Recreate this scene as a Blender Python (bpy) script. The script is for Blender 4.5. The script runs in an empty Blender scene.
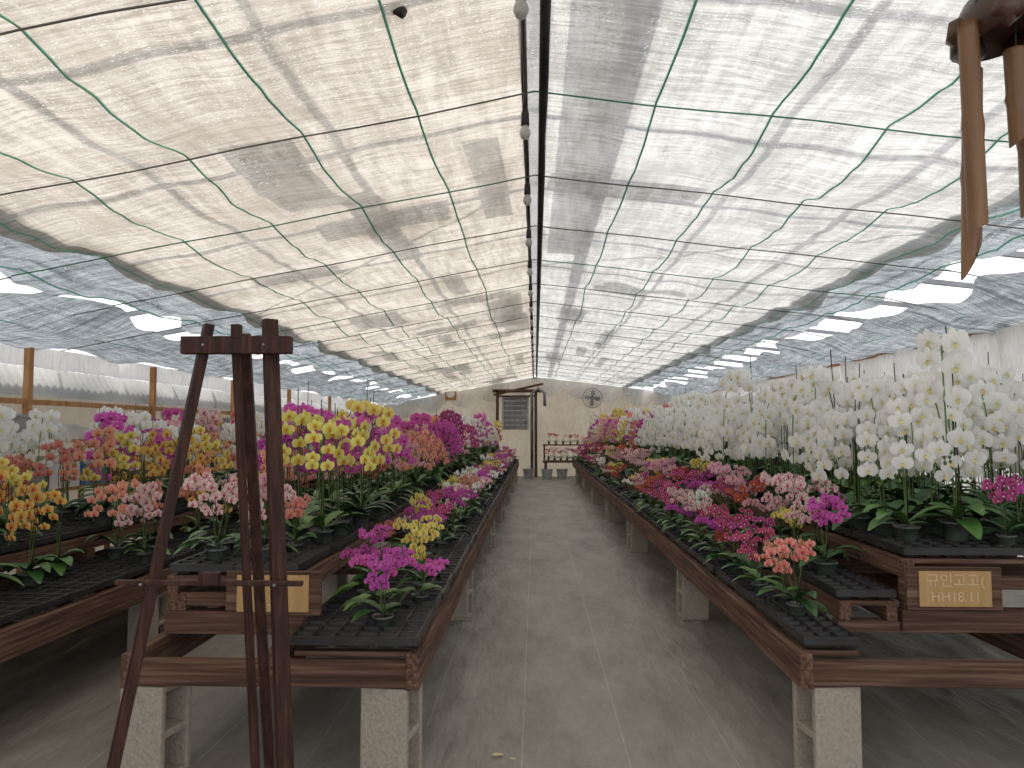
import bpy, math, random
from mathutils import Vector, Matrix, noise
random.seed(7)
S=bpy.context.scene
S.view_settings.view_transform='Standard'
S.view_settings.exposure=.15
COL=S.collection
R=random.uniform
# ---------------------------------------------------------------- helpers
def link(o,parent=None):
    COL.objects.link(o)
    if parent: o.parent=parent
    return o
def empty(name,loc=(0,0,0)):
    e=bpy.data.objects.new(name,None); e.location=loc; e.empty_display_size=.1
    COL.objects.link(e); return e
class MB:
    def __init__(s): s.v=[];s.f=[];s.m=[];s.a=[]
    def add(s,vs,fs,mat=0,at=None,M=None):
        n=len(s.v)
        for i,p in enumerate(vs):
            p=Vector(p)
            if M is not None: p=M@p
            s.v.append(p); s.a.append(at[i] if at else 0.0)
        for f in fs: s.f.append([i+n for i in f]); s.m.append(mat)
    def box(s,c,d,mat=0,M=None):
        x,y,z=d[0]/2,d[1]/2,d[2]/2
        vs=[(c[0]+i*x,c[1]+j*y,c[2]+k*z) for i in(-1,1) for j in(-1,1) for k in(-1,1)]
        s.add(vs,[(0,1,3,2),(4,6,7,5),(0,4,5,1),(2,3,7,6),(0,2,6,4),(1,5,7,3)],mat,None,M)
    def beam(s,a,b,w,h,mat=0):
        a=Vector(a);b=Vector(b);d=b-a;L=d.length
        q=d.to_track_quat('Y','Z').to_matrix().to_4x4()
        M=Matrix.Translation((a+b)/2)@q
        s.box((0,0,0),(w,L,h),mat,M)
    def tube(s,pts,r,n=6,mat=0,cap=True,at=0.0):
        pts=[Vector(p) for p in pts]
        if not isinstance(r,(list,tuple)): r=[r]*len(pts)
        vs=[];fs=[]
        t0=(pts[1]-pts[0]).normalized()
        u=t0.orthogonal().normalized()
        for i,p in enumerate(pts):
            if i==0:t=pts[1]-pts[0]
            elif i==len(pts)-1:t=pts[-1]-pts[-2]
            else:t=pts[i+1]-pts[i-1]
            t.normalize(); u=(u-t*u.dot(t)).normalized(); w=t.cross(u)
            for k in range(n):
                a=2*math.pi*k/n
                vs.append(p+(u*math.cos(a)+w*math.sin(a))*r[i])
        for i in range(len(pts)-1):
            for k in range(n):
                k2=(k+1)%n
                fs.append((i*n+k,i*n+k2,(i+1)*n+k2,(i+1)*n+k))
        if cap:
            fs.append(tuple(range(n))[::-1]); fs.append(tuple((len(pts)-1)*n+k for k in range(n)))
        s.add(vs,fs,mat,[at]*len(vs))
    def lathe(s,prof,n,c,mat=0,M=None):
        vs=[];fs=[]
        for r,z in prof:
            for k in range(n):
                a=2*math.pi*k/n; vs.append((c[0]+r*math.cos(a),c[1]+r*math.sin(a),c[2]+z))
        for i in range(len(prof)-1):
            for k in range(n):
                k2=(k+1)%n; fs.append((i*n+k,i*n+k2,(i+1)*n+k2,(i+1)*n+k))
        s.add(vs,fs,mat,None,M)
    def mesh(s,name,mats,smooth=False):
        me=bpy.data.meshes.new(name)
        me.from_pydata([tuple(p) for p in s.v],[],s.f)
        for m in mats: me.materials.append(m)
        me.polygons.foreach_set('material_index',s.m)
        if smooth: me.polygons.foreach_set('use_smooth',[True]*len(s.f))
        at=me.attributes.new('rad','FLOAT','POINT'); at.data.foreach_set('value',s.a)
        me.update(); return me
    def obj(s,name,mats,parent=None,smooth=False,bevel=0):
        o=bpy.data.objects.new(name,s.mesh(name,mats,smooth)); link(o,parent)
        if bevel:
            b=o.modifiers.new('b','BEVEL'); b.width=bevel; b.segments=2; b.limit_method='ANGLE'
        return o
def spline(P,n):
    P=[Vector(p) for p in P]; P=[P[0]*2-P[1]]+P+[P[-1]*2-P[-2]]
    out=[]; m=len(P)-3
    for i in range(n):
        t=i/(n-1)*m; k=min(int(t),m-1); f=t-k
        a,b,c,d=P[k:k+4]
        out.append(.5*((2*b)+(c-a)*f+(2*a-5*b+4*c-d)*f*f+(3*b-a-3*c+d)*f**3))
    return out
# ---------------------------------------------------------------- materials
def newmat(name):
    m=bpy.data.materials.new(name); m.use_nodes=True; nt=m.node_tree; nt.nodes.clear()
    out=nt.nodes.new('ShaderNodeOutputMaterial'); return m,nt,out
def N(nt,t,**kw):
    n=nt.nodes.new(t)
    for k,v in kw.items(): setattr(n,k,v)
    return n
def mapped(nt,scale,coord='Object'):
    tc=N(nt,'ShaderNodeTexCoord'); mp=N(nt,'ShaderNodeMapping'); mp.inputs['Scale'].default_value=scale
    nt.links.new(tc.outputs[coord],mp.inputs[0]); return mp.outputs[0]
def ramp(nt,fac,stops):
    r=N(nt,'ShaderNodeValToRGB'); e=r.color_ramp.elements
    while len(e)<len(stops): e.new(.5)
    for i,(p,c) in enumerate(stops): e[i].position=p; e[i].color=(*c,1)
    nt.links.new(fac,r.inputs[0]); return r.outputs[0]
def surf(name,stops,scale=(4,4,4),nscale=1.0,detail=6,rough=.7,bump=0.0,metal=0,spec=.3,coord='Object'):
    m,nt,out=newmat(name)
    v=mapped(nt,scale,coord); n=N(nt,'ShaderNodeTexNoise'); n.inputs['Scale'].default_value=nscale; n.inputs['Detail'].default_value=detail
    nt.links.new(v,n.inputs['Vector'])
    p=N(nt,'ShaderNodeBsdfPrincipled'); nt.links.new(ramp(nt,n.outputs[0],stops),p.inputs['Base Color'])
    p.inputs['Roughness'].default_value=rough; p.inputs['Metallic'].default_value=metal; p.inputs['Specular IOR Level'].default_value=spec
    if bump:
        b=N(nt,'ShaderNodeBump'); b.inputs['Strength'].default_value=bump; b.inputs['Distance'].default_value=.01
        nt.links.new(n.outputs[0],b.inputs['Height']); nt.links.new(b.outputs[0],p.inputs['Normal'])
    nt.links.new(p.outputs[0],out.inputs[0]); return m
wood_y=surf('wood_dark_y',[(.3,(.05,.026,.017)),(.5,(.12,.064,.043)),(.72,(.22,.135,.098))],(40,1.3,40),1.5,10,.8,.5)
wood_x=surf('wood_dark_x',[(.3,(.05,.026,.017)),(.5,(.11,.060,.041)),(.72,(.21,.13,.095))],(1.3,40,40),1.5,10,.8,.5)
wood_e=surf('wood_easel',[(.3,(.020,.008,.006)),(.55,(.050,.019,.013)),(.8,(.10,.045,.032))],(40,40,2),1.5,8,.6,.4)
wood_post=surf('wood_post',[(.3,(.35,.17,.07)),(.7,(.55,.30,.14))],(10,10,1),1.5,6,.7,.3)
block_m=surf('cinder',[(.3,(.33,.29,.24)),(.5,(.39,.345,.29)),(.75,(.44,.395,.34))],(40,40,40),1.5,8,.95,.7)
plastic=surf('tray_plastic',[(.3,(.010,.010,.011)),(.7,(.03,.03,.032))],(6,6,6),1,4,.42,0,0,.5)
pot_m=surf('pot_plastic',[(.3,(.035,.05,.04)),(.7,(.15,.18,.16))],(8,8,8),1,4,.35,0,0,.5)
soil=surf('bark_soil',[(.35,(.02,.012,.008)),(.65,(.10,.06,.035))],(60,60,60),1,4,.95,.6)
metal=surf('pipe_metal',[(.3,(.16,.17,.18)),(.7,(.32,.33,.34))],(3,3,3),1,4,.45,0,.6)
dark=surf('dark_pipe',[(.3,(.012,.013,.013)),(.7,(.045,.045,.045))],(3,3,3),1,4,.5)
green_line=surf('green_cord',[(.3,(.20,.60,.45)),(.7,(.30,.74,.58))],(3,3,3),1,4,.7)
brownwire=surf('wire',[(.3,(.10,.10,.09)),(.7,(.2,.19,.17))],(2,2,2),1,4,.6)
greenwire=surf('wire_green',[(.3,(.06,.20,.14)),(.7,(.12,.30,.21))],(2,2,2),1,4,.6)
card=surf('cardboard',[(.3,(.42,.26,.11)),(.7,(.53,.35,.17))],(20,2,2),1,5,.9)
ink=surf('ink',[(.3,(.60,.46,.28)),(.7,(.70,.56,.37))],(5,5,5),1,2,.9)
bamboo=surf('bamboo',[(.3,(.11,.048,.02)),(.55,(.20,.10,.043)),(.8,(.31,.175,.085))],(25,25,3),1.2,6,.4,.15,0,.5)
bambood=surf('bamboo_dark',[(.3,(.025,.011,.007)),(.7,(.09,.04,.02))],(10,10,10),1.2,6,.35,.2,0,.5)
stake=surf('stake',[(.3,(.025,.02,.012)),(.7,(.07,.06,.035))],(5,5,5),1,3,.6)
stem=surf('stem',[(.3,(.06,.13,.03)),(.7,(.13,.2,.06))],(5,5,5),1,3,.6)
bulb=surf('bulb',[(.3,(.35,.35,.33)),(.7,(.5,.5,.47))],(5,5,5),1,3,.2,0,0,.6)
grey=surf('grey_paint',[(.3,(.25,.26,.27)),(.7,(.4,.41,.42))],(4,4,4),1,4,.6)
whitep=surf('white_paint',[(.3,(.62,.62,.6)),(.7,(.8,.8,.78))],(4,4,4),1,4,.6)
corr=surf('corrugated',[(.3,(.34,.35,.35)),(.7,(.6,.6,.58))],(1,1,3),1,5,.6)
brownp=surf('brown_box',[(.3,(.16,.09,.05)),(.7,(.30,.19,.11))],(4,4,4),1,4,.7)
bluep=surf('blue_plastic',[(.3,(.08,.2,.42)),(.7,(.16,.32,.6))],(4,4,4),1,4,.5)
leafdry=surf('dry_leaf',[(.3,(.5,.42,.2)),(.7,(.65,.56,.3))],(9,9,9),1,4,.7)
def leaf_mat():
    m,nt,out=newmat('orchid_leaf')
    oi=N(nt,'ShaderNodeObjectInfo'); a=N(nt,'ShaderNodeTexNoise'); a.inputs['Scale'].default_value=12
    nt.links.new(mapped(nt,(1,1,1)),a.inputs['Vector'])
    ad=N(nt,'ShaderNodeMath',operation='ADD'); mu=N(nt,'ShaderNodeMath',operation='MULTIPLY'); mu.inputs[1].default_value=.5
    nt.links.new(oi.outputs['Random'],ad.inputs[0]); nt.links.new(a.outputs[0],ad.inputs[1]); nt.links.new(ad.outputs[0],mu.inputs[0])
    p=N(nt,'ShaderNodeBsdfPrincipled'); nt.links.new(ramp(nt,mu.outputs[0],[(.25,(.022,.075,.016)),(.55,(.05,.14,.03)),(.85,(.13,.25,.06))]),p.inputs['Base Color'])
    p.inputs['Roughness'].default_value=.38
    nt.links.new(p.outputs[0],out.inputs[0]); return m
leafm=leaf_mat()
def petal_mat(name,center,base,edge,jit=.04,vjit=.25,spots=None):
    m,nt,out=newmat(name)
    at=N(nt,'ShaderNodeAttribute',attribute_name='rad')
    c=ramp(nt,at.outputs['Fac'],[(.0,center),(.3,base),(1,edge)])
    if spots:
        v=N(nt,'ShaderNodeTexVoronoi'); v.inputs['Scale'].default_value=160; nt.links.new(mapped(nt,(1,1,1)),v.inputs['Vector'])
        f=ramp(nt,v.outputs['Distance'],[(.28,(1,1,1)),(.42,(0,0,0))])
        mx=N(nt,'ShaderNodeMix',data_type='RGBA'); nt.links.new(f,mx.inputs['Factor']); nt.links.new(c,mx.inputs['A']); mx.inputs['B'].default_value=(*spots,1); c=mx.outputs['Result']
    oi=N(nt,'ShaderNodeObjectInfo'); hs=N(nt,'ShaderNodeHueSaturation')
    r1=N(nt,'ShaderNodeMapRange'); r1.inputs['To Min'].default_value=.5-jit; r1.inputs['To Max'].default_value=.5+jit
    r2=N(nt,'ShaderNodeMapRange'); r2.inputs['To Min'].default_value=1-vjit; r2.inputs['To Max'].default_value=1+vjit*.4
    nt.links.new(oi.outputs['Random'],r1.inputs[0])
    wn=N(nt,'ShaderNodeTexWhiteNoise',noise_dimensions='1D'); nt.links.new(oi.outputs['Random'],wn.inputs['W']); nt.links.new(wn.outputs['Value'],r2.inputs[0])
    nt.links.new(c,hs.inputs['Color']); nt.links.new(r1.outputs[0],hs.inputs['Hue']); nt.links.new(r2.outputs[0],hs.inputs['Value'])
    d=N(nt,'ShaderNodeBsdfDiffuse'); t=N(nt,'ShaderNodeBsdfTranslucent'); mx=N(nt,'ShaderNodeMixShader'); mx.inputs[0].default_value=.35
    nt.links.new(hs.outputs[0],d.inputs[0]); nt.links.new(hs.outputs[0],t.inputs[0])
    nt.links.new(d.outputs[0],mx.inputs[1]); nt.links.new(t.outputs[0],mx.inputs[2]); nt.links.new(mx.outputs[0],out.inputs[0]); return m
PM={
 'white':petal_mat('petal_white',(.88,.88,.74),(.93,.93,.91),(.95,.95,.94),0,.04),
 'magenta':petal_mat('petal_magenta',(.8,.5,.7),(.64,.09,.45),(.74,.21,.57),.02,.3),
 'hot':petal_mat('petal_hot',(.35,.0,.12),(.50,.06,.22),(.68,.20,.38),.02,.35),
 'pink':petal_mat('petal_pink',(.9,.75,.7),(.82,.42,.50),(.90,.62,.66),.02,.2),
 'pale':petal_mat('petal_pale',(.7,.2,.3),(.85,.64,.60),(.92,.80,.76),.01,.1,(.65,.18,.30)),
 'coral':petal_mat('petal_coral',(.8,.5,.2),(.80,.31,.24),(.90,.52,.40),.02,.2),
 'orange':petal_mat('petal_orange',(.65,.12,.03),(.86,.46,.12),(.92,.64,.28),.02,.2),
 'yellow':petal_mat('petal_yellow',(.65,.2,.05),(.84,.74,.16),(.92,.86,.38),.01,.15),
 'red':petal_mat('petal_red',(.7,.4,.1),(.58,.07,.08),(.70,.18,.16),.01,.2),
}
LIP={'white':(.88,.80,.35),'magenta':(.35,.0,.16),'hot':(.8,.75,.7),'pink':(.55,.03,.22),'pale':(.55,.03,.16),'coral':(.55,.04,.08),'orange':(.55,.04,.05),'yellow':(.75,.35,.08),'red':(.8,.65,.2)}
LM={k:surf('lip_'+k,[(.3,tuple(x*.8 for x in c)),(.7,c)],(20,20,20),1,3,.6) for k,c in LIP.items()}

# ---------------------------------------------------------------- orchid meshes
def petal(mb,L,W,ang,curl,M,prof):
    ts=[0.03,.25,.55,.85,1.0]; vs=[];at=[];fs=[]
    ca,sa=math.cos(ang),math.sin(ang)
    for i,t in enumerate(ts):
        for s in(-1,0,1):
            u=t*L; w=s*prof[i]*W
            y=-.012*L/.05*math.sin(t*2.4)*.5+curl*t*t*L+ (0.10*W*abs(s)) 
            vs.append((ca*u-sa*w,y,sa*u+ca*w)); at.append(min(1,t))
    for i in range(4):
        for j in range(2):
            a=i*3+j; fs.append((a,a+1,a+4,a+3))
    mb.add(vs,fs,0,at,M)
def flower(mb,D,M):
    h=D/2
    for a in(90,218,322): petal(mb,h*.98,h*.31,math.radians(a+R(-5,5)),.12+R(-.08,.1),M@Matrix.Translation((0,.002,0)),[.3,.85,1,.75,.12])
    for a in(8,172): petal(mb,h*1.04,h*.60,math.radians(a+R(-6,6)),.05+R(-.08,.08),M,[.12,.78,1,.80,.3])
    l=h*.36
    mb.add([(0,-.1*l,0),(-.55*l,-.6*l,-.25*l),(.55*l,-.6*l,-.25*l),(0,-.9*l,-.55*l),(-.3*l,-.75*l,-1.0*l),(.3*l,-.75*l,-1.0*l),(0,-.5*l,-1.3*l),(0,-.7*l,.1*l)],
      [(0,1,3),(0,3,2),(1,4,3),(2,3,5),(3,4,6),(3,6,5),(0,7,1),(0,2,7)],1,None,M)
def leaves(mb,n,L,W,z):
    for i in range(n):
        a=(i%2)*math.pi+R(-.7,.7); l=L*R(.7,1.1); up=R(.25,1.05)
        M=Matrix.Translation((0,0,z+.004*i))@Matrix.Rotation(a,4,'Z')
        vs=[];fs=[];K=6
        for k in range(K+1):
            t=k/K; r=l*(t-.12*t*t*up); zz=l*(up*t-(.55+.5*up)*t*t*.75)
            w=W*.5*[.35,.7,.92,1,.95,.7,.15][k]
            for s in(-1,0,1): vs.append((r,s*w,zz+abs(s)*w*.28))
        for k in range(K):
            for j in range(2):
                q=k*3+j; fs.append((q,q+3,q+4,q+1))
        mb.add(vs,fs,2,None,M)
def potgeo(mb,r,h):
    mb.lathe([(r*.75,0),(r,h),(r*1.1,h),(r*1.1,h-.008)],12,(0,0,0),5)
    mb.add([(r*.97*math.cos(a*math.pi/5),r*.97*math.sin(a*math.pi/5),h-.01) for a in range(10)],[tuple(range(10))],6)
def facing(az,tilt,roll): return Matrix.Rotation(az,4,'Z')@Matrix.Rotation(tilt,4,'X')@Matrix.Rotation(roll,4,'Y')
def big(H,D,nf,nsp,leafL=.27,droop=.55,t0=.38):
    mb=MB(); potgeo(mb,.056,.11); leaves(mb,6,leafL,.085,.11)
    for s in range(nsp):
        ph=(s-(nsp-1)/2)*.9+R(-.3,.3); h=H*R(.84,1.08); Rz=Matrix.Rotation(ph,4,'Z')
        P=[Rz@Vector(p) for p in [(0,0,.1),(0,.02,h*.45),(0,.02,h*.80),(0,-.04,h*.97),(0,-.13,h*.99),(0,-.21,h*.87),(0,-.25,h*.70),(0,-.27,h*droop)]]
        pts=spline(P,26); mb.tube(pts,.0032,4,3,False)
        mb.tube([(P[1].x*.5+.012,P[1].y,.08),(P[2].x+.01,P[2].y+.01,h*R(.98,1.25))],.0028,4,4)
        for i in range(nf):
            t=t0+(.98-t0)*i/(nf-1); q=pts[int(t*25)]
            sd=(-1)**i; off=Rz@Vector((sd*D*.42,-.015-R(0,.012),-D*.12))
            M=Matrix.Translation(q+off)@facing(ph*.4+sd*R(0,.45),R(.0,.35),R(-.2,.2))
            flower(mb,D*(1-.2*i/nf)*R(.92,1.06),M)
        for b in range(3):
            q=pts[-1]+Vector((R(-.015,.015),-.008*b,-.012-.02*b)); mb.lathe([(0,-.011),(.007,-.003),(.007,.004),(0,.011)],5,q,3)
    return mb
def small(H,D,nf,nsp,leafL=.18):
    mb=MB(); potgeo(mb,.043,.085); leaves(mb,6,leafL,.06,.085)
    for s in range(nsp):
        az=2*math.pi*s/nsp+R(-.5,.5); lean=R(.02,.08); h=H*R(.70,1.08)
        dx,dy=math.sin(az)*lean,-math.cos(az)*lean-.02
        P=[(0,0,.085),(dx*.25,dy*.25,h*.5),(dx*.7,dy*.7,h*.85),(dx*1.25,dy*1.25-.01,h),(dx*1.9,dy*1.9-.04,h*.96)]
        pts=spline(P,14); mb.tube(pts,.0022,3,3,False)
        if s<2: mb.tube([(0.01,0.01,.07),(dx*.6,dy*.6+.01,h*1.14)],.002,3,4)
        for i in range(nf):
            t=.48+.52*i/(nf-1); q=pts[int(t*13)]
            sd=(-1)**i; off=Vector((sd*D*.52+R(-.008,.008),-.01-R(0,.02),R(-.02,.02)))
            M=Matrix.Translation(q+off)@facing(R(-.8,.8)+dx*3,R(-.3,.4),R(-.4,.4))
            flower(mb,D*R(.85,1.1),M)
    return mb
SHAPES={'big':[big(R(.74,.84),.114,11,2,droop=R(.45,.6)) for _ in range(4)]+[big(.80,.11,12,1,droop=.4),big(.80,.112,10,2,droop=.6)],
        'tall':[big(R(.72,.80),.092,8,2,.25,.70,.48) for _ in range(3)]+[big(.76,.095,8,1,.25,.66,.5)],
        'med':[big(R(.50,.62),.076,8,2,.22,.68) for _ in range(3)]+[big(.56,.076,9,3,.22,.7),small(.52,.06,9,4,.2)],
        'small':[small(R(.30,.42),.045,8,3) for _ in range(5)]}
MESH={}
def getmesh(shape,col):
    i=random.randrange(len(SHAPES[shape])); k=(shape,col,i)
    if k not in MESH:
        MESH[k]=SHAPES[shape][i].mesh('orchid_%s_%s'%(shape,col),[PM[col],LM[col],leafm,stem,stake,pot_m,soil],True)
    return MESH[k]
def plant(parent,shape,col,x,y,z,rot,sc=1.0):
    o=bpy.data.objects.new('orchid',getmesh(shape,col)); o.location=(x,y,z)
    o.rotation_euler=(R(-.05,.05),R(-.05,.05),rot); o.scale=(sc,sc,sc*R(.9,1.1)); link(o,parent)
# ---------------------------------------------------------------- tray
def traymesh():
    mb=MB(); L,W,H=.53,.275,.05; nx,ny=6,3; cx,cy=L/nx,W/ny
    for i in range(nx+1): mb.box((-L/2+i*cx,0,H-.004),(.012,W+.012,.008))
    for j in range(ny+1): mb.box((0,-W/2+j*cy,H-.004),(L+.012,.012,.0085))
    for i in range(nx):
        for j in range(ny):
            x0=-L/2+(i+.5)*cx; y0=-W/2+(j+.5)*cy; a=cx/2-.006; b=cx/2-.018
            vs=[(x0+sx*a,y0+sy*a,H-.004) for sx,sy in((-1,-1),(1,-1),(1,1),(-1,1))]+[(x0+sx*b,y0+sy*b,.002) for sx,sy in((-1,-1),(1,-1),(1,1),(-1,1))]
            mb.add(vs,[(0,1,5,4),(1,2,6,5),(2,3,7,6),(3,0,4,7),(4,5,6,7)])
    for sx in(-1,1): mb.box((sx*(L/2+.006),0,H-.018),(.004,W+.012,.03))
    for sy in(-1,1): mb.box((0,sy*(W/2+.006),H-.018),(L+.012,.004,.03))
    return mb.mesh('seed_tray',[plastic])
TM=traymesh()
def tray_col(parent,x,y0,y1,z,cross,ws=1.0):
    st=.292 if cross else .548; y=y0+st/2
    while y<y1:
        o=bpy.data.objects.new('nursery_tray',TM); o.location=(x+R(-.006,.006),y,z); o.rotation_euler=(0,0,(0 if cross else math.pi/2)+R(-.012,.012)); o.scale=(1,ws,1); link(o,parent); y+=st
def blockgeo(mb,x,y,rz=0.0):
    w,d,h=.20,.20,.40; t=.030; M=Matrix.Translation((x,y,0))@Matrix.Rotation(rz,4,'Z')
    for sy in(-1,1): mb.box((0,sy*(d/2-t/2),h/2),(w,t,h),0,M)
    for zz in(t/2,h/2,h-t/2): mb.box((0,0,zz),(w-.004,d-2*t+.001,t),0,M)
# ---------------------------------------------------------------- benches
def bench(y0,y1,xs,blocks_x,tiers,rz):
    root=empty('plant_bench'); mb=MB(); xa,xb=xs
    for x in(xa+.03,xb-.03,(xa+xb)/2):
        y=y0
        while y<y1:
            e=min(y+3.6,y1); mb.box((x+R(-.006,.006),(y+e)/2,.47+R(-.004,.004)),(.055,e-y-.004,.14)); y=e
    by=[y0+.10,y0+2.9,y0+6.2]
    while by[-1]+3<y1: by.append(by[-1]+3)
    mx=MB()
    for y in by: mx.box(((xa+xb)/2,y-.055,.455),(xb-xa-.07,.07,.10))
    for (ta,tb,z,ys) in tiers:
        if z>.6:
            for x in(ta+.03,tb-.03): mb.box((x,(ys+y1)/2,z-.045),(.05,y1-ys,.09))
            y=ys+.04
            while y<y1:
                if z>.75:
                    mx.box(((ta+tb)/2,y,.59),(tb-ta+.01,.08,.10))
                    mx.box(((ta+tb)/2,y,z-.11),(tb-ta-.11,.05,.06))
                    for x in(ta+.05,tb-.05,(ta+tb)/2): mb.box((x,y,(.64+z-.09)/2),(.08,.07,z-.09-.64))
                else: mx.box(((ta+tb)/2,y,(.54+z-.09)/2),(tb-ta+.01,.08,z-.09-.54))
                y+=1.45
        y=ys
        while y<y1:
            mx.box(((ta+tb)/2,y+.03,z-.012 if z>.6 else .54-.012),(tb-ta-.004,.05,.022)); y+=.45
    mb.obj('rails',[wood_y],root,bevel=.005); mx.obj('cross_beams',[wood_x],root,bevel=.005)
    bb=MB()
    for y in by:
        for x in blocks_x: blockgeo(bb,x,y+.02,rz+R(-.05,.05))
    bb.obj('cinder_blocks',[block_m],root,bevel=.006)
    return root
Y1=23.0
A=bench(3.2,Y1,(-1.70,-.47),(-.60,-1.60),[(-1.0,-.49,.545,3.25),(-1.66,-1.04,.80,3.5)],-.20)
B=bench(2.2,Y1,(-4.15,-2.40),(-2.52,-4.0),[(-2.97,-2.42,.545,2.3),(-4.12,-3.0,.74,2.3)],-.1)
C=bench(3.27,Y1,(1.08,3.45),(1.22,2.3,3.3),[(1.11,1.34,.545,3.32),(1.37,1.64,.68,3.62),(1.66,3.30,.87,3.62)],.12)
tray_col(A,-.76,3.24,Y1,.55,True)
tray_col(A,-1.20,3.5,Y1,.80,False); tray_col(A,-1.50,3.5,Y1,.80,False)
tray_col(B,-2.70,2.3,Y1,.55,True); tray_col(B,-3.28,2.3,Y1,.74,True); tray_col(B,-3.84,2.3,Y1,.74,True)
tray_col(C,1.225,3.30,Y1,.55,False,.78); tray_col(C,1.505,3.62,Y1,.68,False,.93)
for x in(1.94,2.49,3.03): tray_col(C,x,3.62,Y1,.87,True)

def pick(d):
    t=sum(w for _,w in d); r=R(0,t)
    for k,w in d:
        r-=w
        if r<=0: return k
    return d[-1][0]
def fill(name,shape,xs,y0,y1,z,dy,cols,face,skip=.05,sc=1.0,root=None):
    root=root or empty(name)
    for ci,x in enumerate(xs):
        y=y0+R(0,.08)
        while y<y1:
            sk=skip(y) if callable(skip) else skip
            if R(0,1)>sk:
                c=cols(y+R(-.4,.4),ci) 
                sh=shape(y,ci,c) if callable(shape) else shape
                plant(root,sh,c,x+R(-.04,.04),y,z+.008,face+R(-.7,.7),sc*R(.86,1.1))
            y+=dy*R(.85,1.2)
    return root
def cA(y,c):
    if y<4.6 : return pick([('yellow',1.3),('magenta',3)])
    return pick([('magenta',3.4),('yellow',1.5),('white',1 if y<9 else 2.5),('pink',1.8),('pale',1),('coral',1.2),('hot',1)])
ra=empty('magenta_orchids')
for x,y,c,s in((-.67,3.46,'magenta',1.05),(-.74,3.68,'magenta',1.0),(-.58,3.94,'magenta',.92),(-.60,4.16,'yellow',.95),(-.86,3.98,'magenta',1.0),(-.88,4.28,'magenta',.9)): plant(ra,'small',c,x,y,.558,R(.2,.8),s)
fill('',  'small',[-.66,-.90],4.45,Y1,.55,.29,cA,.45,lambda y:.18 if y<6 else .30,1.0,ra)
rm=empty('mixed_orchids')
for x,y,sh,c,s in((-1.50,3.66,'small','pale',1.1),(-1.30,3.72,'small','pale',1.0),(-1.56,3.92,'small','pale',1.1),(-1.22,3.95,'small','coral',.9),(-1.40,4.05,'small','pink',1.1),
                  (-1.16,4.25,'tall','yellow',.98),(-1.33,4.35,'tall','yellow',1.0),(-1.14,4.55,'tall','magenta',.98),(-1.52,4.40,'med','coral',1.0),(-1.22,4.80,'tall','yellow',1.03),(-1.42,4.72,'tall','magenta',1.0),(-1.10,4.92,'tall','magenta',.98),(-1.56,4.85,'tall','magenta',1.05)):
    plant(rm,sh,c,x,y,.808,R(0,.8),s)
def cAu(y,c):
    if y<6.1: return pick([('magenta',2.4),('yellow',1),('pink',1.4),('coral',.8)])
    if y<8.5: return pick([('coral',4),('pink',2.4),('red',.5),('orange',.6)])
    if y<12: return pick([('magenta',3),('hot',1.6),('coral',1),('pink',1)])
    if y<15: return pick([('white',3),('magenta',3)])
    return pick([('magenta',2),('white',2),('yellow',1),('pink',1)])
def sAu(y,c,col): return 'tall' if y<6.2 else ('big' if y>9 else 'med')
fill('',sAu,[-1.16,-1.36,-1.56],5.12,Y1,.80,.28,cAu,.4,.18,.99,rm)
def cB(y,c):
    if y<5.2: return pick([('orange',4),('coral',1.8),('yellow',.6)])
    if y<9: return pick([('orange',2.4),('coral',4),('pale',2.6),('pink',1.6)])
    return pick([('coral',2),('pink',2.5),('orange',1),('magenta',.8),('pale',1.5)])
fill('orange_orchids','med',[-2.56,-2.83],2.6,Y1,.55,.32,cB,.5,.32,.97)
def cBu(y,c):
    if y<7.6: return pick([('white',3.4),('magenta',1.2),('orange',1.6),('coral',1.2),('yellow',.4)]) if c>0 else pick([('orange',3),('coral',2),('yellow',.8)])
    return pick([('magenta',2),('coral',3),('pink',3.4),('pale',1.5),('white',.8),('orange',1.4)])
def sBu(y,c,col): return 'big' if col in('white','magenta') or (c>1 and y>7.6) else 'med'
fill('far_orchids',sBu,[-3.1,-3.4,-3.7,-4.0],2.7,Y1,.74,.30,cBu,.5,.24,1.06)
def cR(y,c):
    if y<3.9: return 'coral'
    if y<4.7: return pick([('yellow',2),('hot',2),('pale',1),('pink',1)])
    return pick([('magenta',1.8),('hot',4),('pink',3),('pale',3.4),('white',1),('yellow',.8),('red',1)])
fill('pink_orchids','small',[1.23],3.66,Y1,.55,.25,cR,-.5,lambda y:.14 if y<9 else .5,1.05)
def cRm(y,c): return pick([('hot',4.5),('pale',4),('magenta',1.4),('red',1.8),('pink',2.5),('yellow',.7)])
fill('spotted_orchids','small',[1.50],4.0,Y1,.68,.235,cRm,-.4,lambda y:.14 if y<10 else .4,1.18)
def cRu(y,c):
    if y>12.3: return pick([('magenta',2),('yellow',1),('white',1.4),('pink',2),('coral',.6)])
    return 'white'
fill('white_orchids','big',[1.80,2.05,2.33,2.62,2.9,3.16],3.88,Y1,.87,.235,cRu,-.5,.08,1.04)
ge=empty('hot_pink_orchids')
for x,y,c in((2.2,3.74,'hot'),(2.36,3.72,'magenta'),(2.52,3.72,'hot')): plant(ge,'small',c,x,y,.88,-.3)

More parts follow.
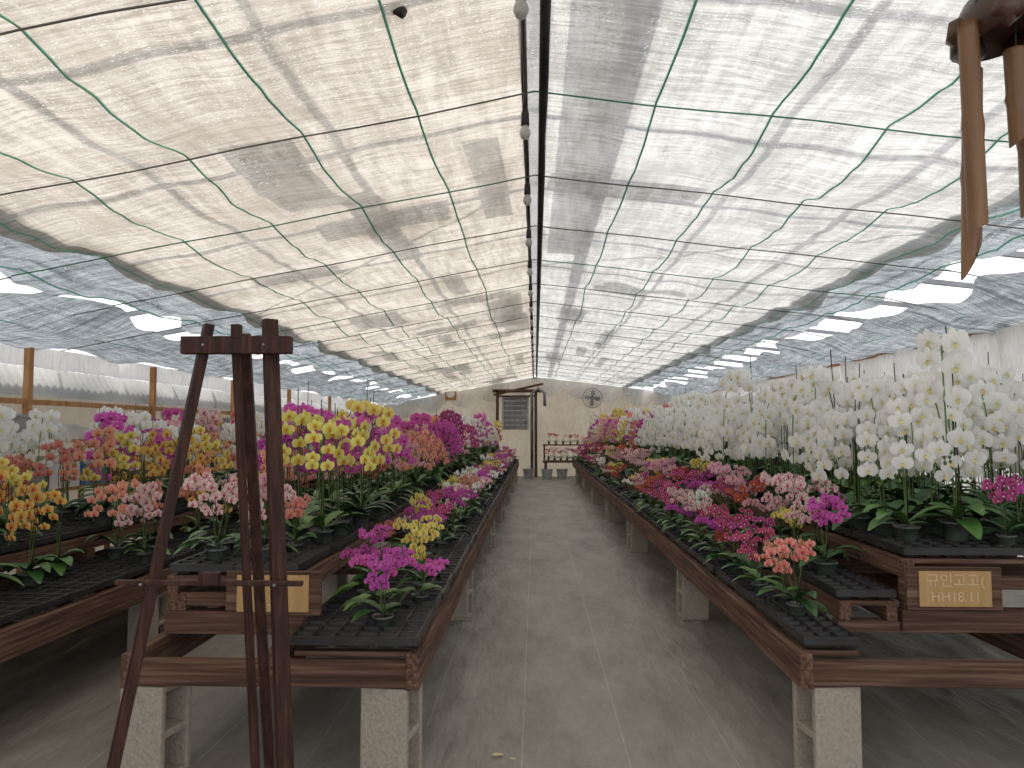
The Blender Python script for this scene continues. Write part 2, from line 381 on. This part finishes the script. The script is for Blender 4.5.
# ---------------------------------------------------------------- signs
def sign(c,w,h,lines):
    root=empty('cardboard_sign',c); mb=MB()
    mb.box((0,0,0),(w,.006,h)); mb.obj('card',[card],root)
    mb=MB(); mb.box((0,.018,0),(w+.10,.025,h+.03)); mb.obj('backing_board',[wood_x],root)
    for i,(t,s) in enumerate(lines):
        cu=bpy.data.curves.new('lettering','FONT'); cu.body=t; cu.size=s; cu.extrude=.0006; cu.align_x='CENTER'; cu.align_y='CENTER'; cu.materials.append(ink)
        o=bpy.data.objects.new('lettering_%d'%(i+1),cu); o.location=(0,-.005,h*.22-i*h*.45); o.rotation_euler=(math.pi/2,0,.0); link(o,root)
sign((1.86,3.56,.748),.315,.155,[('규인고고(',.064),('HH18.11',.060)])
sign((-1.16,3.46,.73),.32,.16,[('F  Z  7',.06),('7 고 L',.055)])

# ---------------------------------------------------------------- floor
def floor_mat():
    m,nt,out=newmat('ground_mat')
    tc=N(nt,'ShaderNodeTexCoord')
    n1=N(nt,'ShaderNodeTexNoise'); n1.inputs['Scale'].default_value=1.4; n1.inputs['Detail'].default_value=12; n1.inputs['Roughness'].default_value=.75
    mp=N(nt,'ShaderNodeMapping'); mp.inputs['Scale'].default_value=(1.6,.6,1); mp.inputs['Rotation'].default_value=(0,0,.2); nt.links.new(tc.outputs['Object'],mp.inputs[0]); nt.links.new(mp.outputs[0],n1.inputs['Vector'])
    base=ramp(nt,n1.outputs[0],[(.32,(.17,.155,.135)),(.5,(.265,.245,.215)),(.68,(.345,.32,.285))])
    sx=N(nt,'ShaderNodeSeparateXYZ'); nt.links.new(tc.outputs['Object'],sx.inputs[0])
    a=N(nt,'ShaderNodeMath',operation='ADD'); a.inputs[1].default_value=.061+.472*40; nt.links.new(sx.outputs[0],a.inputs[0])
    mo=N(nt,'ShaderNodeMath',operation='PINGPONG'); mo.inputs[1].default_value=.236; nt.links.new(a.outputs[0],mo.inputs[0])
    lt=N(nt,'ShaderNodeMath',operation='LESS_THAN'); lt.inputs[1].default_value=.0018; nt.links.new(mo.outputs[0],lt.inputs[0])
    ml=N(nt,'ShaderNodeMath',operation='MULTIPLY'); ml.inputs[1].default_value=.55; nt.links.new(n1.outputs[0],ml.inputs[0])
    m3=N(nt,'ShaderNodeMath',operation='MULTIPLY'); nt.links.new(ml.outputs[0],m3.inputs[0]); nt.links.new(lt.outputs[0],m3.inputs[1])
    mx=N(nt,'ShaderNodeMix',data_type='RGBA'); nt.links.new(m3.outputs[0],mx.inputs['Factor']); nt.links.new(base,mx.inputs['A']); mx.inputs['B'].default_value=(.75,.75,.72,1)
    n2=N(nt,'ShaderNodeTexNoise'); n2.inputs['Scale'].default_value=3.0; n2.inputs['Detail'].default_value=6
    mp2=N(nt,'ShaderNodeMapping'); mp2.inputs['Scale'].default_value=(3,.7,1); mp2.inputs['Rotation'].default_value=(0,0,.35); nt.links.new(tc.outputs['Object'],mp2.inputs[0]); nt.links.new(mp2.outputs[0],n2.inputs['Vector'])
    b=N(nt,'ShaderNodeBump'); b.inputs['Strength'].default_value=.7; b.inputs['Distance'].default_value=.03; nt.links.new(n2.outputs[0],b.inputs['Height'])
    p=N(nt,'ShaderNodeBsdfPrincipled'); p.inputs['Roughness'].default_value=.55; p.inputs['Specular IOR Level'].default_value=.4
    nt.links.new(mx.outputs['Result'],p.inputs['Base Color']); nt.links.new(b.outputs[0],p.inputs['Normal']); nt.links.new(p.outputs[0],out.inputs[0]); return m
fm=floor_mat(); mb=MB(); vs=[];fs=[]; NX,NY=280,440
for j in range(NY+1):
    y=-3+28.5*(j/NY)**1.5
    for i in range(NX+1):
        x=-5.5+11*i/NX
        k=min(1,max(0,(abs(x-.33)-.50)/.35)); w1=noise.noise((x*3.2+y*.5,y*.9-x*.6,4)); w2=noise.noise((x*5-y*1.5,y*1.6,9))
        rid=max(0,1-abs(w1)*7)*.55+max(0,1-abs(w2)*8)*.45
        vs.append((x,y,.024*rid*(.08+.92*k)-.004))
for j in range(NY):
    for i in range(NX):
        q=j*(NX+1)+i; fs.append((q,q+1,q+NX+2,q+NX+1))
mb.add(vs,fs); mb.obj('floor',[fm],None,True)
mb=MB(); mb.box((0,9,-.07),(30,44,.1)); mb.obj('ground',[fm])

# ---------------------------------------------------------------- roof
SL,SR=.185,.12
def zr(x,y):
    s=SL if x<0 else SR
    f=(y/1.3)%1.0; k=min(1,abs(x)/1.6); idx=math.floor(y/1.3)
    amp=.058+.05*noise.noise((idx*3.1,0 if x<0 else 5,0))
    z=3.2-s*abs(x)-amp*math.sin(math.pi*f)*(.3+.7*k)*(.75+.25*math.cos(2*math.pi*x/.6))
    z+=k*(.015*noise.noise((x*1.1,y*1.6,0))+.028*noise.noise((x*2.4,y*5,3))*math.sin(math.pi*f))
    return z
def cloth_mat(name,ca,cb,cc,trans=.6,holes=.0,hz=60,wid=.075,stain=None):
    m,nt,out=newmat(name)
    def nz(scale,s,d=5,rot=0):
        n=N(nt,'ShaderNodeTexNoise'); n.inputs['Scale'].default_value=s; n.inputs['Detail'].default_value=d; n.inputs['Roughness'].default_value=.6
        nt.links.new(mapped(nt,scale),n.inputs['Vector']); return n.outputs[0]
    def mul(a,k,add=None):
        q=N(nt,'ShaderNodeMath',operation='MULTIPLY_ADD'); nt.links.new(a,q.inputs[0]); q.inputs[1].default_value=k
        if add is None: q.inputs[2].default_value=0
        else: nt.links.new(add,q.inputs[2])
        return q.outputs[0]
    a=nz((1,9,1),9,4); b=nz((6,.7,1),3,4); c=nz((1,1,1),1.1,6); e=nz((.5,14,1),2.2,3)
    s=mul(a,.30); s=mul(b,.26,s); s=mul(c,.18,s); s=mul(e,.26,s)
    col=ramp(nt,s,[(.5-wid,ca),(.5,cb),(.5+wid,cc)])
    if stain:
        g=nz((1,.8,1),1.6,9); f=ramp(nt,g,[(.48,(0,0,0)),(.70,(.8,.8,.8))])
        mq=N(nt,'ShaderNodeMix',data_type='RGBA'); nt.links.new(f,mq.inputs['Factor']); nt.links.new(col,mq.inputs['A']); mq.inputs['B'].default_value=(*stain,1); col=mq.outputs['Result']
    d=N(nt,'ShaderNodeBsdfDiffuse'); t=N(nt,'ShaderNodeBsdfTranslucent'); mx=N(nt,'ShaderNodeMixShader'); mx.inputs[0].default_value=trans
    nt.links.new(col,d.inputs[0]); nt.links.new(col,t.inputs[0]); nt.links.new(d.outputs[0],mx.inputs[1]); nt.links.new(t.outputs[0],mx.inputs[2])
    if holes>0:
        h1=nz((1,6,1),hz,2); tr=N(nt,'ShaderNodeBsdfTransparent'); m2=N(nt,'ShaderNodeMixShader')
        f=ramp(nt,h1,[(1-holes-.04,(0,0,0)),(1-holes+.04,(1,1,1))])
        nt.links.new(f,m2.inputs[0]); nt.links.new(mx.outputs[0],m2.inputs[1]); nt.links.new(tr.outputs[0],m2.inputs[2]); nt.links.new(m2.outputs[0],out.inputs[0])
    else: nt.links.new(mx.outputs[0],out.inputs[0])
    return m
cream=cloth_mat('shade_cloth_cream',(.40,.355,.30),(.57,.52,.455),(.71,.66,.59),.6,.34,60,.07,(.42,.37,.31))
cool=cloth_mat('shade_cloth_white',(.41,.405,.385),(.59,.585,.565),(.74,.735,.715),.6,.34,60,.07,(.42,.42,.40))
bluen=cloth_mat('shade_net_blue',(.15,.17,.185),(.27,.30,.32),(.43,.465,.49),.6,.34)
blueo=cloth_mat('side_net_blue',(.10,.112,.12),(.20,.222,.235),(.37,.40,.42),.6,.32)
tarp=cloth_mat('tarp_white',(.68,.67,.65),(.78,.77,.75),(.86,.85,.84),.45)
tarpb=cloth_mat('tarp_beige',(.35,.305,.235),(.42,.37,.295),(.48,.43,.35),.4,0,60,.15)
layer=cloth_mat('shade_cloth_layer',(.50,.50,.50),(.60,.60,.60),(.68,.68,.68),.7,.40)
YR0,YR1=-2.6,25.0
def sheet(name,xf0,xf1,y0,y1,nu,nv,zf,mat,parent=None):
    mb=MB(); vs=[];fs=[]
    for j in range(nv+1):
        y=y0+(y1-y0)*j/nv; a=xf0(y); b=xf1(y)
        for i in range(nu+1):
            x=a+(b-a)*i/nu; vs.append((x,y,zf(x,y)))
    for j in range(nv):
        for i in range(nu):
            q=j*(nu+1)+i; fs.append((q,q+1,q+nu+2,q+nu+1))
    mb.add(vs,fs); return mb.obj(name,[mat],parent,True)
roof=empty('ceiling')
def e1(s,base,amp,ph,nn=.06): return lambda y: s*(base+amp*abs(math.sin(math.pi*y/2.6+ph))+nn*noise.noise((y*1.5,s,ph))+nn*1.4*noise.noise((y*.55,s,ph+4)))
sheet('shade_cloth_west',e1(-1,2.98,.12,0),lambda y:-.035,YR0,YR1,44,460,zr,cream,roof)
sheet('shade_cloth_east',lambda y:.035,e1(1,2.86,.12,.5),YR0,YR1,44,460,zr,cool,roof)
sheet('shade_net_west',e1(-1,3.64,.12,.3,.14),lambda y:-2.90,YR0,YR1,14,460,lambda x,y:zr(x,y)+.05,bluen,roof)
sheet('shade_net_east',lambda y:2.78,e1(1,3.44,.13,.9,.14),YR0,YR1,14,460,lambda x,y:zr(x,y)+.05,bluen,roof)
def zo_w(x,y): t=(abs(x)-3.75)/1.1; return 2.50-.24*t-.10*abs(math.sin(math.pi*y/1.95))*(1-abs(2*t-1))+.07*noise.noise((x*2,y*1.3,7))
def zo_e(x,y): t=(abs(x)-3.65)/1.1; return 2.74-.26*t-.11*abs(math.sin(math.pi*y/1.95))*(1-abs(2*t-1))+.07*noise.noise((x*2,y*1.3,9))
sheet('side_net_west',lambda y:-4.85,e1(-1,3.95,-.18,.2,.16),YR0,YR1,14,300,zo_w,blueo,roof)
sheet('side_net_east',e1(1,3.86,-.18,.6,.16),lambda y:4.8,YR0,YR1,14,300,zo_e,blueo,roof)
lay=MB(); rs=random.Random(11)
LY=[(.20,.52,-1,7.5)]
for k in range(34):
    y=rs.uniform(3.5,23); x=rs.choice([-1,1])*rs.uniform(.1,2.4)
    if rs.random()<.5: w,h=rs.uniform(.4,1.1),rs.uniform(.2,.5)
    else: w,h=rs.uniform(.15,.4),rs.uniform(.7,1.6)
    xa,xb=(x,x+w) if x>0 else (x-w,x)
    LY.append((xa,xb,y,y+h*(1+y/15)))
for (xa,xb,ya,yb) in LY:
    z0=3.2-(SL if xa<0 else SR)*(abs(xa)+abs(xb))/2+.12; dz=(SL if xa<0 else -SR)*(xb-xa)/2; r=rs.uniform(-.06,.06)
    lay.add([(xa,ya,z0-dz),(xb,ya+r,z0+dz),(xb+r,yb,z0+dz),(xa+r,yb-r,z0-dz)],[(0,1,2,3)])
lay.obj('overlay_cloths',[layer],roof)
st=MB()
for x,w in((-2.9,.05),(-2.0,.04),(-1.0,.04),(.50,.12),(1.35,.04),(2.2,.05),(3.0,.05),(3.3,.04),(-3.4,.04)):
    z=3.50-(SL if x<0 else SR)*abs(x); st.beam((x,YR0,z),(x,YR1,z),w,.04)
y=.4;k=0
while y<24.5:
    st.beam((0,y,3.48),(-4.9,y,2.60),.045,.05); st.beam((0,y,3.48),(4.85,y,2.92),.045,.05)
    if k%4==0:
        st.beam((-.1,y,3.46),(-2.9,y+2.6,3.0),.03,.03); st.beam((2.9,y,3.12),(.1,y+2.6,3.46),.03,.03)
    y+=1.3;k+=1
st.obj('rafters',[metal],roof)
rp=MB()
rp.tube([(-.052,YR0,3.19),(-.052,YR1,3.17)],.015,8); rp.tube([(.046,YR0,3.19),(.046,YR1,3.17)],.024,8)
rp.obj('ridge_pipes',[dark],roof,True)
rp=MB(); rp.box((0,11.2,3.225),(.085,27.6,.012)); rp.obj('ridge_board',[layer],roof)
gc=MB()
for x in(-3.5,-3.0,-2.4,-1.8,-1.2,-.6,.62,1.2,1.8,2.35,2.9,3.35):
    ph=R(0,9); pts=[]
    yy=YR0
    while yy<=YR1:
        xx=x+.04*noise.noise((yy*.5,ph,0)); pts.append((xx,yy,zr(xx,yy)+.001)); yy+=.10
    gc.tube(pts,.0070,4)
for x,z in((-4.3,2.33),(4.2,2.56)):
    gc.tube([(x+.05*noise.noise((y*.7,x,0)),y*1.0,z) for y in range(-2,26)],.005,4)
gc.obj('green_cords',[green_line],roof)
wr=MB(); wg=MB(); yy=-2.6; k=0
while yy<24.9:
    for s,xe,zz in((-1,3.6,SL),(1,3.45,SR)):
        L=[(s*xe*i/12,yy+.015*math.sin(i*1.3+k),3.2-zz*xe*i/12-.022) for i in range(13)]
        (wr if (k+(s>0))%3 else wg).tube(L,.0048,5)
    wr.tube([(-3.6,yy,2.5),(-4.85,yy,2.26)],.005,5); wr.tube([(3.4,yy,2.78),(4.8,yy,2.48)],.005,5)
    yy+=1.3;k+=1
wr.obj('cross_wires',[brownwire],roof); wg.obj('green_cross_wires',[greenwire],roof)
sl=empty('string_lights'); cb=MB(); bl=MB(); pts=[]
y=-2.0
while y<24:
    for q in range(5): pts.append((-.05+.01*math.sin(y),y+q*.24,3.15-.05*math.sin(math.pi*q/5)))
    cb.tube([(-.05,y,3.15),(-.05,y,3.10)],.005,5); cb.lathe([(.0,.035),(.02,.035),(.023,-.035),(0,-.035)],8,(-.05,y,3.08))
    bl.lathe([(.014,0),(.027,-.025),(.030,-.045),(.02,-.068),(0,-.078)],12,(-.05,y,3.045))
    y+=1.2
cb.tube(pts,.007,5); cb.obj('cable',[dark],sl,True); bl.obj('bulbs',[bulb],sl,True)
hl=empty('hanging_lamp_socket'); cb=MB(); cb.tube([(-.52,2.95,3.17),(-.53,2.94,3.11)],.004,5); cb.tube([(-.58,2.95,3.13),(-.55,2.94,3.10),(-.51,2.93,3.075)],[.012,.02,.026],8); cb.obj('socket',[dark],hl,True)

# ---------------------------------------------------------------- side walls
def vsheet(name,x,y0,y1,z0,z1,mat,amp=.04,parent=None,fr=2.5):
    mb=MB();vs=[];fs=[];nv=300;nu=10
    for j in range(nv+1):
        y=y0+(y1-y0)*j/nv
        for i in range(nu+1):
            z=z0+(z1-z0)*i/nu+(.03*noise.noise((y*1.2,x,2)) if 0<i else 0)
            vs.append((x+amp*noise.noise((y*fr,z*1.1,x)),y,z))
    for j in range(nv):
        for i in range(nu):
            q=j*(nu+1)+i; fs.append((q,q+1,q+nu+2,q+nu+1))
    mb.add(vs,fs); return mb.obj(name,[mat],parent,True)
wl=empty('wall_left'); wrr=empty('wall_right')
vsheet('tarp_top',-4.85,YR0,25,2.06,2.27,tarp,.05,wl)
vsheet('sheeting',-5.05,YR0,25,0,1.9,tarpb,.05,wl)
vsheet('tarp',4.70,YR0,25,0,2.46,tarp,.22,wrr,2.6)
pm=MB(); 
for y in (2,4.4,7.2,9.6,12.2,15,18,21,24): pm.box((-4.78,y,1.12),(.06,.06,2.24)); 
pm.box((-4.80,11,1.72),(.05,27,.05)); pm.obj('posts',[wood_post],wl)
pm=MB(); pm.box((4.80,11,2.50),(.06,27,.07))
for y in (2,5,8,11,14,17,20,23): pm.box((4.90,y,1.22),(.07,.07,2.44))
pm.obj('posts',[wood_post],wrr)
cm=MB();vs=[];fs=[];n=900
for j in range(n+1):
    y=YR0+27.6*j/n; o=.014*math.sin(y*2*math.pi/.12)
    vs+= [(-4.86+o,y,1.78),(-5.02+o,y,2.08)]
for j in range(n): fs.append((2*j,2*j+1,2*j+3,2*j+2))
cm.add(vs,fs); cm.obj('corrugated_panel',[corr],wl,True)
sh=empty('storage_shelf'); sm=MB()
for z in(.9,1.35): sm.box((-4.56,9,z),(.36,14,.03))
for y in range(2,17,2):
    for x in(-4.42,-4.71): sm.box((x,y,.70),(.04,.04,1.4))
sm.obj('frame',[wood_post],sh)
cols=[brownp,bluep,whitep,grey]; bxs=[MB() for _ in cols]
y=2.2
while y<15.8:
    for z in(.915,1.365):
        w=R(.25,.5); h=R(.12,.3); i=random.choice([0,1,2,2,3])
        b=bxs[i]; x=-4.56
        b.box((x,y,z+.01),(.28,w,.02)); 
        for s in(-1,1): b.box((x,y+s*w/2,z+h/2),(.28,.012,h)); b.box((x+s*.14,y,z+h/2),(.012,w,h))
        b.box((x+.148,y,z+h-.015),(.012,w+.03,.03))
    y+=.56
for i,b in enumerate(bxs): b.obj('crates_%d'%(i+1),[cols[i]],sh)

# ---------------------------------------------------------------- back wall
bw=empty('wall_back'); mb=MB();vs=[];fs=[];nu,nz_=90,20
for i in range(nu+1):
    x=-5.0+10*i/nu; top=3.2-(SL if x<0 else SR)*abs(x)-.05
    for j in range(nz_+1):
        z=top*j/nz_; vs.append((x,24.9+.10*noise.noise((x*1.8,z*.8,0))+.03*noise.noise((x*6,z,1)),z))
for i in range(nu):
    for j in range(nz_):
        q=i*(nz_+1)+j; fs.append((q,q+1,q+nz_+2,q+nz_+1))
mb.add(vs,fs); mb.obj('tarp',[tarpb],bw,True)
mb=MB()
for k in range(10):
    x0=-4.6+k*.92
    vs=[];fs=[]
    for i in range(9):
        t=i/8; x=x0+.92*t; zt=3.15-(SL if x<0 else SR)*abs(x); dr=.25+.3*math.sin(math.pi*t)
        for j in range(4): vs.append((x,24.72+.05*math.sin(j*1.3+i),zt-dr*j/3))
    for i in range(8):
        for j in range(3): q=i*4+j; fs.append((q,q+1,q+5,q+4))
    mb.add(vs,fs)
mb.obj('valance',[tarp],bw,True)
wn=empty('window_1'); mb=MB()
mb.box((-.62,24.5,2.0),(.86,.06,1.08)); mb.obj('panel',[whitep],wn)
mb=MB()
for i in range(7): mb.box((-.62,24.455,1.55+.15*i),(.74,.03,.10))
for i in range(5): mb.box((-.96+.17*i,24.44,2.0),(.02,.04,1.0))
mb.obj('louvres',[metal],wn)
fr=empty('timber_frame'); mb=MB()
for x in(-1.18,.02): mb.box((x,24.35,1.35),(.09,.09,2.7))
mb.box((-.58,24.35,2.68),(1.5,.09,.10)); mb.box((-.58,24.35,2.52),(1.2,.05,.05)); mb.beam((-1.3,24.3,2.55),(.25,24.3,2.90),.05,.07)
mb.obj('posts',[wood_x],fr,bevel=.005)
mb=MB(); mb.tube([(-.1,24.2,0),(-.1,24.2,2.6),(.1,24.2,2.75),(.3,24.2,2.6),(.3,24.2,2.2)],.05,10); mb.obj('pipe',[metal],fr,True)
fa=empty('wall_fan',(1.78,24.3,2.45)); mb=MB()
for r in(.30,.22,.14,.07): mb.tube([(r*math.cos(a*math.pi/12),-.08+ (.04 if r>.28 else 0),r*math.sin(a*math.pi/12)) for a in range(25)],.012 if r>.28 else .008,5,0,False)
for a in range(16):
    c,s=math.cos(a*math.pi/8),math.sin(a*math.pi/8); mb.tube([(0.03*c,-.1,.03*s),(.2*c,-.09,.2*s),(.3*c,-.03,.3*s)],.004,4)
mb.obj('cage',[metal],fa,True); mb=MB()
for a in range(4):
    M=Matrix.Rotation(a*math.pi/2,4,'Y')@Matrix.Rotation(.4,4,'X')
    mb.add([(.03,0,-.02),(.12,0,-.09),(.24,0,-.09),(.26,0,.02),(.15,0,.05),(.03,0,.02)],[(0,1,2,3,4,5)],0,None,M)
mb.tube([(0,-.04,0),(0,.16,0)],.06,10); mb.box((0,.3,-.02),(.06,.4,.06)); mb.obj('blades_and_motor',[grey],fa)
ck=empty('framed_notice',(-2.65,24.4,2.6)); mb=MB(); mb.box((0,0,0),(.36,.03,.42)); mb.obj('frame',[wood_post],ck); mb=MB(); mb.lathe([(0,0),(.13,0),(.13,.03),(0,.03)],20,(0,0,0),0,Matrix.Translation((0,-.015,0))@Matrix.Rotation(math.pi/2,4,'X')); mb.obj('face',[whitep],ck)
ck2=empty('potting_table'); mb=MB(); mb.box((.98,23.9,.5),(1.5,.5,.06))
for x in(.32,1.64):
    for y in(23.7,24.1): mb.box((x,y,.235),(.08,.08,.47))
mb.box((.98,24.1,1.0),(1.5,.2,.04)); 
for x in(.28,1.68): mb.box((x,24.12,.75),(.05,.05,.5))
mb.obj('table',[wood_x],ck2)
for i in range(7): plant(ck2,'small',random.choice(['red','hot','pink']),.40+.19*i,23.88,.53,R(-1,1),.95)
for i in range(6): plant(ck2,'small',random.choice(['red','red','pink','white']),.42+.22*i,24.08,1.02,R(-1,1),.8)
bk=MB()
for x,y in((.35,23.3),(.8,23.4),(-.2,23.5)): bk.lathe([(.0,0),(.13,0),(.17,.3),(.18,.3),(.18,.27)],14,(x,y,0))
bk.obj('buckets',[grey])

# ---------------------------------------------------------------- easel
ea=empty('wooden_easel'); mb=MB()
mb.beam((-1.30,2.25,0),(-1.035,2.43,1.785),.045,.03); mb.beam((-.685,2.25,0),(-.84,2.43,1.80),.045,.03)
mb.beam((-1.00,3.02,0),(-.935,2.47,1.76),.034,.026); mb.beam((-.805,2.31,.30),(-.945,2.42,1.74),.022,.02)
mb.box((-.93,2.395,1.715),(.345,.035,.055)); mb.box((-.93,2.39,1.757),(.028,.03,.045))
mb.obj('legs_and_head',[wood_e],ea,bevel=.003)
mb=MB(); mb.box((-.965,2.305,1.000),(.56,.02,.015)); mb.box((-.96,2.30,1.015),(.06,.025,.035)); mb.obj('rest_bar',[wood_e],ea,bevel=.003)
mb=MB(); 
for x,z in((-.76,1.0),(-1.155,1.0),(-.84,1.715),(-1.03,1.715)): mb.tube([(x,2.28 if z<1.2 else 2.38,z),(x,2.275 if z<1.2 else 2.374,z)],.004,8)
mb.obj('bolts',[metal],ea)

# ---------------------------------------------------------------- bamboo wind chime
wc=empty('bamboo_wind_chime',(.69,1.1,2.035))
def chime(mb,x,y,zt,zb,r,lean=0,cut=.09):
    n=14; vs=[];fs=[]; rows=16
    for i in range(rows+1):
        t=i/rows
        for k in range(n):
            a=2*math.pi*k/n; z=zt+(zb-zt)*t
            lim=zb+cut*(.5+.5*math.cos(a))
            rr=r*(1+.13*math.exp(-((t-.5)/.03)**2))
            zz=max(z,lim)
            vs.append((x+lean*t+rr*math.cos(a),y+rr*math.sin(a),zz))
    for i in range(rows):
        for k in range(n): fs.append((i*n+k,i*n+(k+1)%n,(i+1)*n+(k+1)%n,(i+1)*n+k))
    fs.append(tuple(range(n)))
    mb.add(vs,fs)
mb=MB()
chime(mb,-.088,-.03,-.02,-.315,.0130,.004,.012); chime(mb,-.050,.03,-.06,-.37,.0135,-.012,.06); chime(mb,-.012,-.01,-.05,-.19,.0155,.004,.03)
chime(mb,.03,.03,-.05,-.28,.017); chime(mb,.07,-.02,-.05,-.33,.017)
mb.obj('bamboo_tubes',[bamboo],wc,True)
mb=MB()
M=Matrix.Rotation(-.25,4,'Y')
pr=[(.02,.055),(.06,.045),(.085,.015),(.092,-.015),(.082,-.02),(.06,.01),(.0,.03)]
mb.lathe(pr,24,(0,0,0),0,M)
for a in range(6): mb.lathe([(.0,.02),(.018,.012),(.022,-.012),(0,-.03)],8,(.075*math.cos(a),.075*math.sin(a),-.01),0)
mb.obj('coconut_top',[bambood],wc,True)
mb=MB()
for x,y,z in((-.088,-.03,-.02),(-.050,.03,-.06),(-.012,-.01,-.05),(.03,.03,-.05),(.07,-.02,-.05)): mb.tube([(x,y,z-.02),(x*.8,y*.8,.02)],.0015,4)
mb.tube([(0,0,.04),(0,0,1.01)],.002,4); mb.obj('strings',[dark],wc)

mb=MB(); mb.add([(0,0,.006),(.02,.012,.012),(.05,.01,.010),(.060,0,.006),(.045,-.012,.011),(.018,-.012,.008)],[(0,1,2,3,4,5)],0,None,Matrix.Translation((-.20,3.56,0)))
mb.add([(0,0,.006),(.01,.008,.010),(.03,.006,.008),(.035,0,.006),(.02,-.01,.010)],[(0,1,2,3,4)],0,None,Matrix.Translation((-.12,3.52,0)))
mb.obj('fallen_leaves',[leafdry])

# ---------------------------------------------------------------- light
w=bpy.data.worlds.new('World'); S.world=w; w.use_nodes=True
bg=w.node_tree.nodes['Background']; bg.inputs[0].default_value=(.97,.975,1,1); bg.inputs[1].default_value=1.5
sd=bpy.data.lights.new('sun','SUN'); sd.energy=2.8; sd.angle=math.radians(3.5); sd.color=(1,.95,.88)
so=bpy.data.objects.new('sun',sd); so.rotation_euler=(math.radians(-18),math.radians(10),0); so.location=(0,0,8); link(so)
cd=bpy.data.cameras.new('camera'); cd.lens=27.4; cd.sensor_width=36; cd.clip_start=.05
co=bpy.data.objects.new('camera',cd); co.location=(0,0,1.45); co.rotation_euler=(math.radians(93.4),0,math.radians(1.7)); link(co)
S.camera=co
